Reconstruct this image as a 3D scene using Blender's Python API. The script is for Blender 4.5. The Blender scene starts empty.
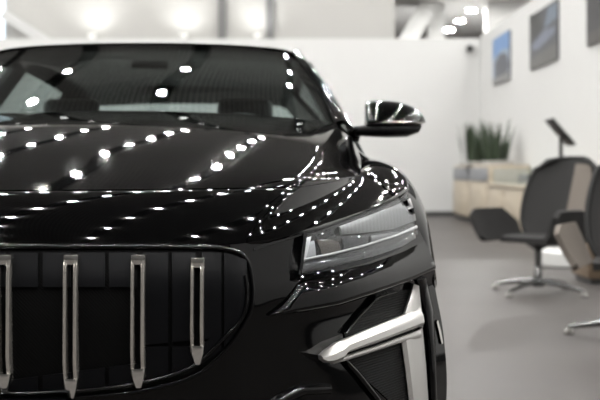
import bpy, bmesh, math, random
import numpy as np
from mathutils import Vector, Matrix
from mathutils.bvhtree import BVHTree

random.seed(7)
C = bpy.context.scene.collection
F = 1080.0                      # focal length in pixels of a 600 px wide frame
EYE = Vector((0.585, -2.0, 1.0))
VPX, VPY = 292.0, 170.0


def ray(px, py):
    return Vector(((px - VPX) / F, 1.0, (VPY - py) / F))


def P(px, py, d):
    return EYE + ray(px, py) * d


# ------------------------------------------------------------------ materials
def new_mat(name):
    m = bpy.data.materials.new(name)
    m.use_nodes = True
    nt = m.node_tree
    return m, nt, nt.nodes['Principled BSDF']


def mat(name, col, rough=0.5, metal=0.0, coat=0.0, spec=0.5, noise=0.0, scale=20.0, bump=0.0, ior=1.5):
    m, nt, b = new_mat(name)
    b.inputs['Base Color'].default_value = (*col, 1)
    b.inputs['Roughness'].default_value = rough
    b.inputs['Metallic'].default_value = metal
    b.inputs['Coat Weight'].default_value = coat
    b.inputs['Coat Roughness'].default_value = 0.01
    b.inputs['Specular IOR Level'].default_value = spec
    b.inputs['IOR'].default_value = ior
    if noise or bump:
        tc = nt.nodes.new('ShaderNodeTexCoord')
        n = nt.nodes.new('ShaderNodeTexNoise')
        n.inputs['Scale'].default_value = scale
        n.inputs['Detail'].default_value = 4
        nt.links.new(tc.outputs['Object'], n.inputs['Vector'])
        if noise:
            mx = nt.nodes.new('ShaderNodeMixRGB')
            mx.inputs[1].default_value = (*[c * (1 - noise) for c in col], 1)
            mx.inputs[2].default_value = (*[min(1, c * (1 + noise)) for c in col], 1)
            nt.links.new(n.outputs['Fac'], mx.inputs[0])
            nt.links.new(mx.outputs[0], b.inputs['Base Color'])
        if bump:
            bp = nt.nodes.new('ShaderNodeBump')
            bp.inputs['Strength'].default_value = bump
            bp.inputs['Distance'].default_value = 0.004
            nt.links.new(n.outputs['Fac'], bp.inputs['Height'])
            nt.links.new(bp.outputs[0], b.inputs['Normal'])
    return m


def glass_mat(name, tint, ior=1.5, rough=0.0):
    m, nt, b = new_mat(name)
    nt.nodes.remove(b)
    out = nt.nodes['Material Output']
    tr = nt.nodes.new('ShaderNodeBsdfTransparent')
    tr.inputs[0].default_value = (*tint, 1)
    gl = nt.nodes.new('ShaderNodeBsdfGlossy')
    gl.inputs['Roughness'].default_value = rough
    f0 = ((ior - 1) / (ior + 1)) ** 2
    lw = nt.nodes.new('ShaderNodeLayerWeight')
    lw.inputs['Blend'].default_value = 0.5
    pw = nt.nodes.new('ShaderNodeMath'); pw.operation = 'POWER'; pw.inputs[1].default_value = 5.0
    fr = nt.nodes.new('ShaderNodeMath'); fr.operation = 'MULTIPLY_ADD'
    fr.inputs[1].default_value = 1 - f0; fr.inputs[2].default_value = f0
    nt.links.new(lw.outputs['Facing'], pw.inputs[0])
    nt.links.new(pw.outputs[0], fr.inputs[0])
    mx = nt.nodes.new('ShaderNodeMixShader')
    nt.links.new(fr.outputs[0], mx.inputs[0])
    nt.links.new(tr.outputs[0], mx.inputs[1])
    nt.links.new(gl.outputs[0], mx.inputs[2])
    nt.links.new(mx.outputs[0], out.inputs['Surface'])
    return m


def emit_mat(name, col, strength):
    m, nt, b = new_mat(name)
    b.inputs['Base Color'].default_value = (*col, 1)
    b.inputs['Emission Color'].default_value = (*col, 1)
    b.inputs['Emission Strength'].default_value = strength
    return m


def stripe_mat(name, c1, c2, scale, axis='X', rough=0.6, metal=0.0, bump=0.0, sharp=True):
    m, nt, b = new_mat(name)
    b.inputs['Roughness'].default_value = rough
    b.inputs['Metallic'].default_value = metal
    tc = nt.nodes.new('ShaderNodeTexCoord')
    w = nt.nodes.new('ShaderNodeTexWave')
    w.bands_direction = axis
    w.inputs['Scale'].default_value = scale
    r = nt.nodes.new('ShaderNodeValToRGB')
    r.color_ramp.elements[0].color = (*c1, 1)
    r.color_ramp.elements[1].color = (*c2, 1)
    if sharp:
        r.color_ramp.elements[0].position = 0.35
        r.color_ramp.elements[1].position = 0.6
    nt.links.new(tc.outputs['Object'], w.inputs['Vector'])
    nt.links.new(w.outputs['Fac'], r.inputs[0])
    nt.links.new(r.outputs[0], b.inputs['Base Color'])
    if bump:
        bp = nt.nodes.new('ShaderNodeBump')
        bp.inputs['Strength'].default_value = bump
        bp.inputs['Distance'].default_value = 0.003
        nt.links.new(w.outputs['Fac'], bp.inputs['Height'])
        nt.links.new(bp.outputs[0], b.inputs['Normal'])
    return m


PAINT = mat('black_paint', (0.0008, 0.0008, 0.0009), rough=0.04, spec=0.30)
BLACKG = mat('black_gloss_plastic', (0.0012, 0.0012, 0.0015), rough=0.12, spec=0.28)
BLACKM = mat('black_matte_plastic', (0.0015, 0.0015, 0.0018), rough=0.5, spec=0.15)
SLAT = mat('grille_slat_black', (0.0016, 0.0018, 0.0026), rough=0.42, spec=0.16)
MESHB = stripe_mat('grille_mesh', (0.0008, 0.0008, 0.0008), (0.002, 0.002, 0.0022), 90, 'DIAGONAL', rough=0.7, bump=0.2)
MESHB.node_tree.nodes['Principled BSDF'].inputs['Specular IOR Level'].default_value = 0.08
RIBB = stripe_mat('intake_ribs', (0.0008, 0.0008, 0.0008), (0.0022, 0.0022, 0.0025), 58, 'Z', rough=0.5, bump=0.6)
RIBB.node_tree.nodes['Principled BSDF'].inputs['Specular IOR Level'].default_value = 0.15
CHROME = mat('satin_chrome', (0.80, 0.79, 0.76), rough=0.16, metal=1.0)
BARCH = mat('grille_bar_chrome', (0.60, 0.57, 0.53), rough=0.24, metal=0.8)
SATIN = mat('satin_silver', (0.62, 0.61, 0.595), rough=0.36, metal=0.7)
LENS = glass_mat('headlight_lens', (0.93, 0.94, 0.95), 1.28)
WSHIELD = glass_mat('windshield_glass', (0.80, 0.84, 0.83), 1.55)
SIDEG = glass_mat('side_window_glass', (0.90, 0.94, 0.935), 1.5)
LAMPDARK = mat('headlight_dark', (0.03, 0.029, 0.028), rough=0.15, metal=0.2)
LAMPREF = stripe_mat('headlight_reflector', (0.17, 0.17, 0.17), (0.21, 0.21, 0.21), 34, 'X', rough=0.3, metal=0.2, sharp=False)
LAMPMIR = mat('headlight_mirror', (0.05, 0.05, 0.052), rough=0.12, metal=0.2)
GUIDE = mat('headlight_light_guide', (0.495, 0.495, 0.495), rough=0.2, coat=0.5)
INTER = mat('cabin_dark', (0.005, 0.005, 0.0055), rough=0.6, noise=0.2)
SEATL = mat('seat_leather', (0.007, 0.007, 0.008), rough=0.45, noise=0.2, scale=60)
RUBBER = mat('tyre_rubber', (0.012, 0.012, 0.012), rough=0.75, noise=0.3, scale=40)
ALLOY = mat('wheel_alloy', (0.35, 0.35, 0.36), rough=0.25, metal=1.0)
WHITE = mat('white_wall_paint', (0.473, 0.473, 0.4703), rough=0.75, noise=0.012, scale=3)
GALLERY = mat('grey_gallery_paint', (0.341, 0.3355, 0.3217), rough=0.8, noise=0.05, scale=0.6)
POSTG = mat('grey_post', (0.11, 0.11, 0.11), rough=0.5)
BEAMW = mat('white_steel_beam', (0.8, 0.8, 0.79), rough=0.6)
CEIL = stripe_mat('ribbed_ceiling', (0.09, 0.09, 0.089), (0.29, 0.287, 0.28), 3.6, 'X', rough=0.8)
TRACKB = mat('black_track', (0.004, 0.004, 0.004), rough=0.7, spec=0.1)
SKIRT = mat('dark_skirting', (0.0275, 0.0275, 0.0286), rough=0.5)
BACKW = mat('brown_facade', (0.014, 0.0132, 0.0125), rough=0.6)
SOFFIT = mat('grey_soffit', (0.62, 0.61, 0.59), rough=0.8)
LIGHT = emit_mat('lamp_diffuser', (1.0, 0.985, 0.95), 1750.0)
BEIGE = mat('beige_laminate', (0.341, 0.2915, 0.2255), rough=0.45, noise=0.05, scale=8)
GREYD = mat('grey_drawer_front', (0.165, 0.1705, 0.1843), rough=0.5)
LEAF = mat('snake_plant_leaf', (0.026, 0.040, 0.021), rough=0.45, noise=0.55, scale=18)
POT = mat('planter_grey', (0.3025, 0.297, 0.286), rough=0.5)
CASEG = glass_mat('display_case_glass', (0.88, 0.92, 0.90), 1.35)
CHAIRM = mat('charcoal_mesh_fabric', (0.0065, 0.006, 0.006), rough=0.85, noise=0.4, scale=160, bump=0.3)
CHAIRT = mat('taupe_fabric', (0.1155, 0.099, 0.08525), rough=0.9, noise=0.18, scale=120, bump=0.3)
CHAIRE = mat('black_edge', (0.004, 0.004, 0.004), rough=0.6, spec=0.3)
CHCHROME = mat('chair_base_metal', (0.17, 0.17, 0.17), rough=0.25, metal=1.0)
CASTER = mat('caster_chrome', (0.7, 0.69, 0.67), rough=0.2, metal=1.0)
WOOD = stripe_mat('oak_veneer', (0.132, 0.0935, 0.0605), (0.165, 0.121, 0.0825), 6, 'Z', rough=0.5, sharp=False)
PLINTH = mat('white_gloss_plinth', (0.451, 0.451, 0.4455), rough=0.3)
SCREENB = mat('black_panel', (0.005, 0.005, 0.0055), rough=0.35)

# floor: big polished grey tiles
FLOOR, nt, b = new_mat('polished_grey_floor')
b.inputs['Roughness'].default_value = 0.42
b.inputs['Specular IOR Level'].default_value = 0.09
tc = nt.nodes.new('ShaderNodeTexCoord')
n1 = nt.nodes.new('ShaderNodeTexNoise'); n1.inputs['Scale'].default_value = 0.8; n1.inputs['Detail'].default_value = 5
rp = nt.nodes.new('ShaderNodeValToRGB')
rp.color_ramp.elements[0].color = (0.056, 0.0515, 0.0495, 1); rp.color_ramp.elements[0].position = 0.3
rp.color_ramp.elements[1].color = (0.071, 0.066, 0.0635, 1); rp.color_ramp.elements[1].position = 0.7
nt.links.new(tc.outputs['Object'], n1.inputs['Vector'])
nt.links.new(n1.outputs['Fac'], rp.inputs[0])
nt.links.new(rp.outputs[0], b.inputs['Base Color'])


# ------------------------------------------------------------------ mesh helpers
def obj(name, bm, m, parent=None, smooth=True, recalc=True):
    if recalc:
        bmesh.ops.recalc_face_normals(bm, faces=bm.faces[:])
    me = bpy.data.meshes.new(name)
    bm.to_mesh(me)
    bm.free()
    if smooth:
        for p in me.polygons:
            p.use_smooth = True
        try:
            me.set_sharp_from_angle(angle=math.radians(42))
        except Exception:
            pass
    me.materials.append(m)
    o = bpy.data.objects.new(name, me)
    C.objects.link(o)
    if parent:
        o.parent = parent
    return o


def tag(o, label, cat, group=None):
    o['label'] = label
    o['category'] = cat
    if group:
        o['group'] = group
    return o


def thing(name, label, cat, loc=(0, 0, 0), rz=0.0, group=None):
    o = bpy.data.objects.new(name, None)
    C.objects.link(o)
    o.location = loc
    o.rotation_euler = (0, 0, rz)
    o.empty_display_size = 0.1
    return tag(o, label, cat, group)


def struct(name, bm, m, smooth=False):
    o = obj(name, bm, m, None, smooth)
    o['kind'] = 'structure'
    return o


def NB():
    return bmesh.new()


def box(bm, lo, hi, bevel=0.0, seg=2):
    lo, hi = Vector(lo), Vector(hi)
    c = (lo + hi) / 2
    s = hi - lo
    r = bmesh.ops.create_cube(bm, size=1.0, matrix=Matrix.Translation(c) @ Matrix.Diagonal((s.x, s.y, s.z, 1)))
    if bevel:
        vs = set(r['verts'])
        es = [e for e in bm.edges if e.verts[0] in vs and e.verts[1] in vs]
        bmesh.ops.bevel(bm, geom=es, offset=bevel, segments=seg, affect='EDGES', profile=0.5)
    return bm


def tube(bm, pts, r, n=10, cap=True, closed=False):
    pts = [Vector(p) for p in pts]
    rs = r if isinstance(r, (list, tuple)) else [r] * len(pts)
    rings = []
    up = None
    N = len(pts)
    for i, p in enumerate(pts):
        if closed:
            t = pts[(i + 1) % N] - pts[i - 1]
        else:
            t = pts[min(i + 1, N - 1)] - pts[max(i - 1, 0)]
        t.normalize()
        if up is None:
            up = t.orthogonal().normalized()
        up = (up - t * up.dot(t))
        if up.length < 1e-6:
            up = t.orthogonal()
        up.normalize()
        s = t.cross(up)
        rings.append([bm.verts.new(p + (up * math.cos(a) + s * math.sin(a)) * rs[i])
                      for a in [2 * math.pi * k / n for k in range(n)]])
    M = N if closed else N - 1
    for i in range(M):
        a, b2 = rings[i], rings[(i + 1) % N]
        for k in range(n):
            bm.faces.new((a[k], a[(k + 1) % n], b2[(k + 1) % n], b2[k]))
    if cap and not closed:
        bm.faces.new(rings[0][::-1])
        bm.faces.new(rings[-1])
    return bm


def lathe(bm, prof, n=32, c=(0, 0, 0), cap=True):
    c = Vector(c)
    rings = []
    for r, z in prof:
        rings.append([bm.verts.new(c + Vector((r * math.cos(2 * math.pi * k / n), r * math.sin(2 * math.pi * k / n), z)))
                      for k in range(n)])
    for i in range(len(rings) - 1):
        for k in range(n):
            bm.faces.new((rings[i][k], rings[i][(k + 1) % n], rings[i + 1][(k + 1) % n], rings[i + 1][k]))
    if cap:
        bm.faces.new(rings[0][::-1])
        bm.faces.new(rings[-1])
    return bm


def loft(bm, sections, n=28):
    """sections: (centre, axis_u, axis_v, half_u, half_v, exponent)"""
    rings = []
    for c, u, v, hu, hv, ex in sections:
        c, u, v = Vector(c), Vector(u), Vector(v)
        ring = []
        for k in range(n):
            a = 2 * math.pi * k / n
            ca, sa = math.cos(a), math.sin(a)
            x = math.copysign(abs(ca) ** (2 / ex), ca) * hu
            y = math.copysign(abs(sa) ** (2 / ex), sa) * hv
            ring.append(bm.verts.new(c + u * x + v * y))
        rings.append(ring)
    for i in range(len(rings) - 1):
        for k in range(n):
            bm.faces.new((rings[i][k], rings[i][(k + 1) % n], rings[i + 1][(k + 1) % n], rings[i + 1][k]))
    bm.faces.new(rings[0][::-1])
    bm.faces.new(rings[-1])
    return bm


QUAD = False


def cr(p, t):
    """Catmull-Rom along first axis of array p, t in [0, n-1]"""
    n = p.shape[0]
    i = min(int(math.floor(t)), n - 2)
    f = t - i
    p1, p2 = p[i], p[i + 1]
    if QUAD and n > 2:
        p0 = p[i - 1] if i > 0 else 3 * p1 - 3 * p2 + p[i + 2]
        p3 = p[i + 2] if i + 2 < n else 3 * p2 - 3 * p1 + p[i - 1]
    else:
        p0 = p[i - 1] if i > 0 else 2 * p1 - p2
        p3 = p[i + 2] if i + 2 < n else 2 * p2 - p1
    return 0.5 * ((2 * p1) + (-p0 + p2) * f + (2 * p0 - 5 * p1 + 4 * p2 - p3) * f * f + (-p0 + 3 * p1 - 3 * p2 + p3) * f ** 3)


def sample(ctrl, su, sv):
    """ctrl [rows][cols] of xyz -> dense grid array"""
    a = np.array(ctrl, float)
    r, c = a.shape[0], a.shape[1]
    rows = np.array([cr(a, t) for t in np.linspace(0, r - 1, (r - 1) * su + 1)])
    rows = rows.transpose(1, 0, 2)
    g = np.array([cr(rows, t) for t in np.linspace(0, c - 1, (c - 1) * sv + 1)])
    return g.transpose(1, 0, 2)


def gridmesh(bm, g):
    R, K = g.shape[0], g.shape[1]
    vs = [[bm.verts.new(g[i, j]) for j in range(K)] for i in range(R)]
    for i in range(R - 1):
        for j in range(K - 1):
            try:
                bm.faces.new((vs[i][j], vs[i][j + 1], vs[i + 1][j + 1], vs[i + 1][j]))
            except ValueError:
                pass
    return vs


def mirx(g):
    h = g.copy()
    h[..., 0] *= -1
    return h


def full(ctrl):
    """rows whose first column lies on x = 0 -> mirrored whole rows"""
    out = []
    for row in ctrl:
        left = [(-x, y, z) for (x, y, z) in row[:0:-1]]
        out.append(left + [tuple(p) for p in row])
    return out


def shell(bm, g, th, inward):
    """closed thin sheet from grid; inward = rough direction of thickness"""
    R, K = g.shape[0], g.shape[1]
    du = np.gradient(g, axis=0)
    dv = np.gradient(g, axis=1)
    nn = np.cross(du, dv)
    nn /= (np.linalg.norm(nn, axis=2, keepdims=True) + 1e-9)
    if np.sum(nn.mean(axis=(0, 1)) * np.array(inward)) < 0:
        nn = -nn
    a = gridmesh(bm, g)
    b2 = gridmesh(bm, g + nn * th)
    edge = [(0, j) for j in range(K)] + [(i, K - 1) for i in range(1, R)] + \
           [(R - 1, j) for j in range(K - 2, -1, -1)] + [(i, 0) for i in range(R - 2, 0, -1)]
    for q in range(len(edge)):
        i, j = edge[q]
        k, l = edge[(q + 1) % len(edge)]
        try:
            bm.faces.new((a[i][j], a[k][l], b2[k][l], b2[i][j]))
        except ValueError:
            pass
    return bm


# ================================================================== THE ROOM
bm = NB(); box(bm, (-15, -9, -0.1), (12, 46, 0)); struct('floor', bm, FLOOR)
CZ = 7.6
SZ = 5.0
bm = NB(); box(bm, (-15, -9, CZ), (12, 46, CZ + 0.12)); struct('ceiling', bm, CEIL)
bm = NB(); box(bm, (2.9, 23.0, SZ), (11.9, 45.9, SZ + 0.1)); struct('ceiling_soffit', bm, SOFFIT)
# white exhibition partitions
WB = 21.5
bm = NB(); box(bm, (-9.5, WB, 0), (4.9, WB + 0.2, 3.86)); struct('wall_back', bm, WHITE)
bm = NB(); box(bm, (4.68, -6, 0), (4.88, WB, 3.9)); struct('wall_right', bm, WHITE)
bm = NB(); box(bm, (-15.2, -9, 0), (-15, 46, CZ)); struct('wall_left', bm, WHITE)
bm = NB(); box(bm, (-15, -9.2, 0), (12, -9, CZ)); struct('wall_front', bm, BACKW)
bm = NB(); box(bm, (-15, 22.9, 0), (2.95, 23.1, CZ)); struct('wall_gallery', bm, GALLERY)
bm = NB(); box(bm, (-15, 45.9, 0), (12, 46, CZ)); struct('wall_far', bm, GALLERY)
bm = NB(); box(bm, (11.9, -9, 0), (12, 46, CZ)); struct('wall_outer_right', bm, WHITE)
bm = NB(); box(bm, (-9.5, WB - 0.015, 0), (4.68, WB, 0.10)); struct('baseboard_back', bm, SKIRT)
bm = NB(); box(bm, (4.665, -6, 0), (4.68, WB - 0.015, 0.10)); struct('baseboard_right', bm, SKIRT)
for k, px in enumerate((222, 270)):
    x = P(px, 20, 24.8).x
    bm = NB(); box(bm, (x - 0.09, 22.78, 0), (x + 0.09, 22.9, CZ)); struct('trim_%d' % (k + 1), bm, POSTG)
# white steel frame between gallery and far hall
bm = NB()
q_ = [P(393, 48, 25.6), P(413, 48, 25.6), P(441, 2, 25.6), P(421, 2, 25.6)]
fa = [bm.verts.new(v) for v in q_]
fb = [bm.verts.new(v + Vector((0, .35, 0))) for v in q_]
bm.faces.new(fa); bm.faces.new(fb[::-1])
for k in range(4):
    bm.faces.new((fa[k], fa[(k + 1) % 4], fb[(k + 1) % 4], fb[k]))
struct('trim_3', bm, BEAMW)
bm = NB(); box(bm, (P(428, 0, 26).x, 24.0, 0), (P(445, 0, 26).x, 24.4, SZ)); struct('trim_4', bm, BEAMW)
bm = NB(); box(bm, (P(487, 0, 25.6).x, 23.6, 0), (P(487, 0, 25.6).x + 1.1, 24.0, SZ)); struct('trim_5', bm, BEAMW)
# window in the gallery wall at far left with a pale sky blue pane
bm = NB(); box(bm, (P(-70, 0, 24.8).x, 22.82, 3.6), (P(4, 0, 24.8).x, 22.89, 6.5))
o = struct('window_1', bm, emit_mat('daylight_window', (0.78, 0.86, 0.97), 0.75))
bm = NB()
tube(bm, [P(3, 14, 24.6), P(50, 44, 24.6)], 0.14, 4)
struct('trim_6', bm, mat('pale_grey_rail', (0.45, 0.45, 0.45), rough=0.5))

# ceiling lamps on black tracks
LR = 0.056
lampbm = NB()
lathe(lampbm, [(0.0, -0.062), (LR, -0.062), (LR, -0.055)], 20, cap=False)
bmesh.ops.remove_doubles(lampbm, verts=lampbm.verts[:], dist=1e-5)
ringbm = NB()
lathe(ringbm, [(LR + .001, -0.065), (LR + .015, -0.065), (LR + .015, 0.0), (LR + .001, 0.0)], 20, cap=False)
RINGM = mat('lamp_rim', (0.7, 0.7, 0.7), rough=0.4)
proto = thing('ceiling_light', 'round white lamp of the ceiling rows mirrored as bright dots on the black car', 'ceiling light',
              (0, 0, CZ - 0.05), 0, 'round lamps on the ceiling tracks')
disc = obj('diffuser', lampbm, LIGHT, proto)
rim = obj('rim', ringbm, RINGM, proto)
first = True


def lamp(x, y, z):
    global first
    if first:
        L, first = proto, False
    else:
        L = proto.copy(); C.objects.link(L)
        for ch in (disc, rim):
            c = ch.copy(); C.objects.link(c); c.parent = L
    L.location = (x, y, z)
    return L


PSI = math.radians(5.5)          # the lamp rows run at an angle to the parked car
TD, TN = Vector((math.sin(PSI), math.cos(PSI), 0)), Vector((math.cos(PSI), -math.sin(PSI), 0))
for k in range(-10, 7):
    o0 = TN * (0.55 + 2.05 * k)
    vs = [v for v in (n_ * 0.25 for n_ in range(-60, 140)) if -14.5 < (o0 + TD * v).x < 11.5 and -8.5 < (o0 + TD * v).y < 22.4]
    if len(vs) < 12:
        continue
    a, b2 = vs[0], vs[-1]
    tb = NB(); box(tb, (-0.14, 0, -0.05), (0.14, b2 - a, 0))
    t = obj('ceiling_track', tb, TRACKB, None, False)
    p0 = o0 + TD * a
    t.location = (p0.x, p0.y, CZ); t.rotation_euler = (0, 0, -PSI)
    tag(t, 'black ceiling track carrying a row of round lamps, mirrored on the car', 'lighting track',
        'black lighting tracks along the ceiling')
    v = math.ceil(a / 1.9) * 1.9 + .3
    while v < b2:
        p = o0 + TD * v
        lamp(p.x, p.y, CZ - 0.05)
        v += 1.9
for k, wd in enumerate(('largest and highest', 'middle', 'lowest')):
    L = lamp(5.02, 24.7 + 1.84 * k, SZ)
    L.scale = (2.0, 2.0, 1)
    L['label'] = wd + ' of three round ceiling lamps glowing above the white back wall'
    L['group'] = 'three round lamps seen above the back wall'

# ================================================================== THE CAR
car = thing('car', 'glossy black car parked nose to the viewer with vertical chrome grille bars', 'car', (0, 0, 0))

# --- control nets (right half, x >= 0)
HOODC = [
    [(0, .12, .961), (.33, .15, .9625), (.6019, .28, .9662)],
    [(0, .33, 1.016), (.34, .345, 1.010), (.6294, .40, 1.0)],
    [(0, .60, 1.076), (.36, .61, 1.066), (.655, .65, 1.041)],
    [(0, .93, 1.132), (.38, .935, 1.119), (.685, .90, 1.076)],
    [(0, 1.43, 1.188), (.40, 1.43, 1.177), (.735, 1.46, 1.146)],
    [(0, 1.58, 1.182), (.40, 1.58, 1.172), (.728, 1.60, 1.152)],
]
HOODF = [
    [HOODC[0][2], (.678, .45, .977), (.755, .70, .9875)],
    [HOODC[1][2], (.70, .58, .999), (.765, .82, 1.0)],
    [HOODC[2][2], (.718, .78, 1.026), (.775, .98, 1.015)],
    [HOODC[3][2], (.740, 1.0, 1.055), (.786, 1.15, 1.035)],
    [HOODC[4][2], (.768, 1.46, 1.118), (.787, 1.46, 1.085)],
    [HOODC[5][2], (.763, 1.60, 1.132), (.785, 1.58, 1.10)],
]
NOSEC = [
    HOODC[0],
    [(0, .033, .923), (.29, .058, .9225), (.541, .145, .917)],
    [(0, -.02, .860), (.26, -.003, .859), (.4953, .06, .8608)],
]
NOSEF = [
    HOODF[0],
    [NOSEC[1][2], (.66, .36, .938), (.80, .72, .968)],
    [NOSEC[2][2], (.655, .24, .884), (.842, .62, .936)],
]
FASC = [
    [(0, -.02, .860), (.26, -.003, .859), (.42, .032, .860), (.4953, .06, .8608), (.655, .24, .884), (.842, .62, .936)],
    [(0, -.035, .80), (.24, -.025, .80), (.43, .012, .80), (.53, .058, .80), (.69, .23, .815), (.895, .62, .850)],
    [(0, -.037, .765), (.24, -.027, .765), (.43, .010, .765), (.535, .050, .765), (.705, .20, .765), (.922, .58, .775)],
    [(0, -.035, .715), (.24, -.026, .715), (.435, .012, .715), (.54, .055, .712), (.70, .215, .708), (.930, .60, .715)],
    [(0, -.025, .60), (.24, -.015, .60), (.44, .022, .60), (.545, .068, .60), (.71, .215, .59), (.950, .60, .60)],
    [(0, -.005, .45), (.24, .003, .45), (.44, .035, .45), (.55, .078, .45), (.72, .22, .45), (.957, .60, .45)],
    [(0, .02, .25), (.24, .025, .25), (.44, .06, .25), (.55, .10, .25), (.71, .24, .25), (.93, .60, .25)],
]
FEND = [
    [(.755, .70, .9875), (.765, .82, 1.0), (.775, .98, 1.015), (.786, 1.15, 1.035), (.787, 1.46, 1.085), (.785, 1.58, 1.10)],
    [(.80, .72, .968), (.822, .86, 1.004), (.838, 1.02, 1.022), (.838, 1.18, 1.028), (.818, 1.42, 1.036), (.815, 1.6, 1.045)],
    [(.842, .62, .936), (.882, .80, .972), (.896, .98, .988), (.900, 1.18, .988), (.892, 1.40, .985), (.885, 1.62, .985)],
    [(.895, .62, .850), (.924, .75, .895), (.934, .95, .905), (.938, 1.18, .905), (.932, 1.40, .90), (.922, 1.62, .90)],
    [(.918, .58, .775), (.940, .72, .80), (.948, .95, .815), (.948, 1.18, .80), (.942, 1.42, .78), (.935, 1.62, .78)],
    [(.930, .60, .715), (.945, .70, .735), (.952, .93, .765), (.950, 1.17, .735), (.945, 1.40, .66), (.938, 1.62, .66)],
]


def lip(g, row, d1, d2):
    """roll a panel edge over: two extra rows"""
    e = g[row]
    r1, r2 = e + np.array(d1), e + np.array(d2)
    if row == 0:
        return np.concatenate([[r2], [r1], g])
    return np.concatenate([g, [r1], [r2]])


QUAD = True
hc, hf = sample(full(HOODC), 8, 12), sample(HOODF, 8, 10)
nc, nf = sample(full(NOSEC), 10, 12), sample(NOSEF, 10, 10)
QUAD = False
bm = NB()
for g in (hc, hf, mirx(hf)):
    gridmesh(bm, lip(g, 0, (0, -.0012, -.0028), (0, .004, -.012)))
bmesh.ops.remove_doubles(bm, verts=bm.verts[:], dist=1e-5)
obj('hood', bm, PAINT, car)
bm = NB()
for g in (nc, nf, mirx(nf)):
    g = g.copy(); g[0, :, 1] -= .003; g[0, :, 2] -= .003
    g = lip(g, 0, (0, .0015, -.001), (0, .005, -.012))
    gridmesh(bm, lip(g, -1, (0, .001, -.004), (0, .008, -.010)))
bmesh.ops.remove_doubles(bm, verts=bm.verts[:], dist=1e-5)
obj('nose_panel', bm, PAINT, car)
fg = sample(full(FASC), 8, 8)
bm = NB(); gridmesh(bm, fg); obj('front_bumper', bm, PAINT, car)
QUAD = True
eg = sample(FEND, 8, 8)
QUAD = False
for s in (1, -1):
    g = eg if s > 0 else mirx(eg)
    bm = NB(); gridmesh(bm, g); obj('fender', bm, PAINT, car)

# projector on the body for the fittings
tmp = NB()
for g in (hc, hf, nc, nf, fg, eg):
    gridmesh(tmp, g)
bmesh.ops.recalc_face_normals(tmp, faces=tmp.faces[:])
BV = BVHTree.FromBMesh(tmp)
tmp.free()


def on(px, py, off=0.0):
    d = ray(px, py).normalized()
    h, n, i, dist = BV.ray_cast(EYE, d)
    if h is None:
        h, n, i, dist = BV.find_nearest(P(px, py, 2.6))
    if n.dot(d) > 0:
        n = -n
    return h + (n * 0.3 - d * 0.7).normalized() * off


def resample(ch, n):
    ch = [Vector((p[0], p[1])) for p in ch]
    L = [0]
    for a, b2 in zip(ch, ch[1:]):
        L.append(L[-1] + (b2 - a).length)
    out = []
    for k in range(n):
        s = L[-1] * k / (n - 1)
        i = 0
        while i < len(L) - 2 and L[i + 1] < s:
            i += 1
        f = (s - L[i]) / max(1e-9, L[i + 1] - L[i])
        out.append(ch[i].lerp(ch[i + 1], f))
    return out


def ruled(top, bot, n=30, m=8, off=0.004, prof=None, depth=0.012):
    """closed slab lying on the body between two traced edges"""
    T, B = resample(top, n), resample(bot, n)
    fr = np.zeros((n, m, 3)); bk = np.zeros((n, m, 3))
    for i in range(n):
        for j in range(m):
            t = j / (m - 1)
            q = T[i].lerp(B[i], t)
            h = off + (prof(i / (n - 1), t) if prof else 0.0)
            fr[i, j] = on(q.x, q.y, h)
            bk[i, j] = on(q.x, q.y, off - depth)
    return fr, bk


def slab(bm, fr, bk, sgn=1):
    if sgn < 0:
        fr, bk = mirx(fr), mirx(bk)
    a, b2 = gridmesh(bm, fr), gridmesh(bm, bk)
    R, K = fr.shape[0], fr.shape[1]
    edge = [(0, j) for j in range(K)] + [(i, K - 1) for i in range(1, R)] + \
           [(R - 1, j) for j in range(K - 2, -1, -1)] + [(i, 0) for i in range(R - 2, 0, -1)]
    for q in range(len(edge)):
        i, j = edge[q]; k, l = edge[(q + 1) % len(edge)]
        bm.faces.new((a[i][j], a[k][l], b2[k][l], b2[i][j]))
    return bm


def bulge(h):
    return lambda s, t: h * (1 - (2 * t - 1) ** 2)


def fit(name, material, parent_of, top, bot, label=None, **kw):
    fr, bk = ruled(top, bot, **kw)
    out = []
    for s in (1, -1):
        o = obj(name, slab(NB(), fr, bk, s), material, parent_of[s])
        if label:
            o['label'] = label
        out.append(o)
    return out


# --- grille
grille = bpy.data.objects.new('grille', None); C.objects.link(grille); grille.parent = car
GT = [(-24, 250), (60, 250), (140, 250), (205, 250), (236, 253), (250, 270)]
GB = [(-24, 399), (60, 397), (125, 391), (190, 377), (228, 348), (251, 305)]
fr, bk = ruled(GT, GB, 40, 16, off=0.004, depth=0.01)
bm = NB(); slab(bm, fr, bk, 1); slab(bm, fr, bk, -1)
obj('mesh_panel', bm, MESHB, grille)


def edge_x(y, ch):
    return None


def band(name, m, y0s, y1s, off, depth=0.012):
    """slat plates between the bars; y0s, y1s map px -> y"""
    spans = [(-24, 5), (10, 38), (43, 71), (77, 105), (109, 137), (143, 168), (172, 195), (202, 221), (224, 246)]
    for a, b2 in spans:
        T = [(a + (b2 - a) * k / 6, y0s(a + (b2 - a) * k / 6)) for k in range(7)]
        B = [(a + (b2 - a) * k / 6, y1s(a + (b2 - a) * k / 6)) for k in range(7)]
        fr, bk = ruled(T, B, 7, 7, off=off, depth=depth)
        for s in (1, -1):
            obj(name, slab(NB(), fr, bk, s), m, grille, smooth=True)


def ylow(x):
    pts = [(-30, 396), (60, 394), (125, 388), (190, 373), (225, 346), (240, 325), (250, 300)]
    for (x0, y0), (x1, y1) in zip(pts, pts[1:]):
        if x <= x1:
            return y0 + (y1 - y0) * (x - x0) / (x1 - x0)
    return 300


def ytop(x):
    return 253 if x < 225 else 253 + (x - 225) * 0.35


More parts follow.
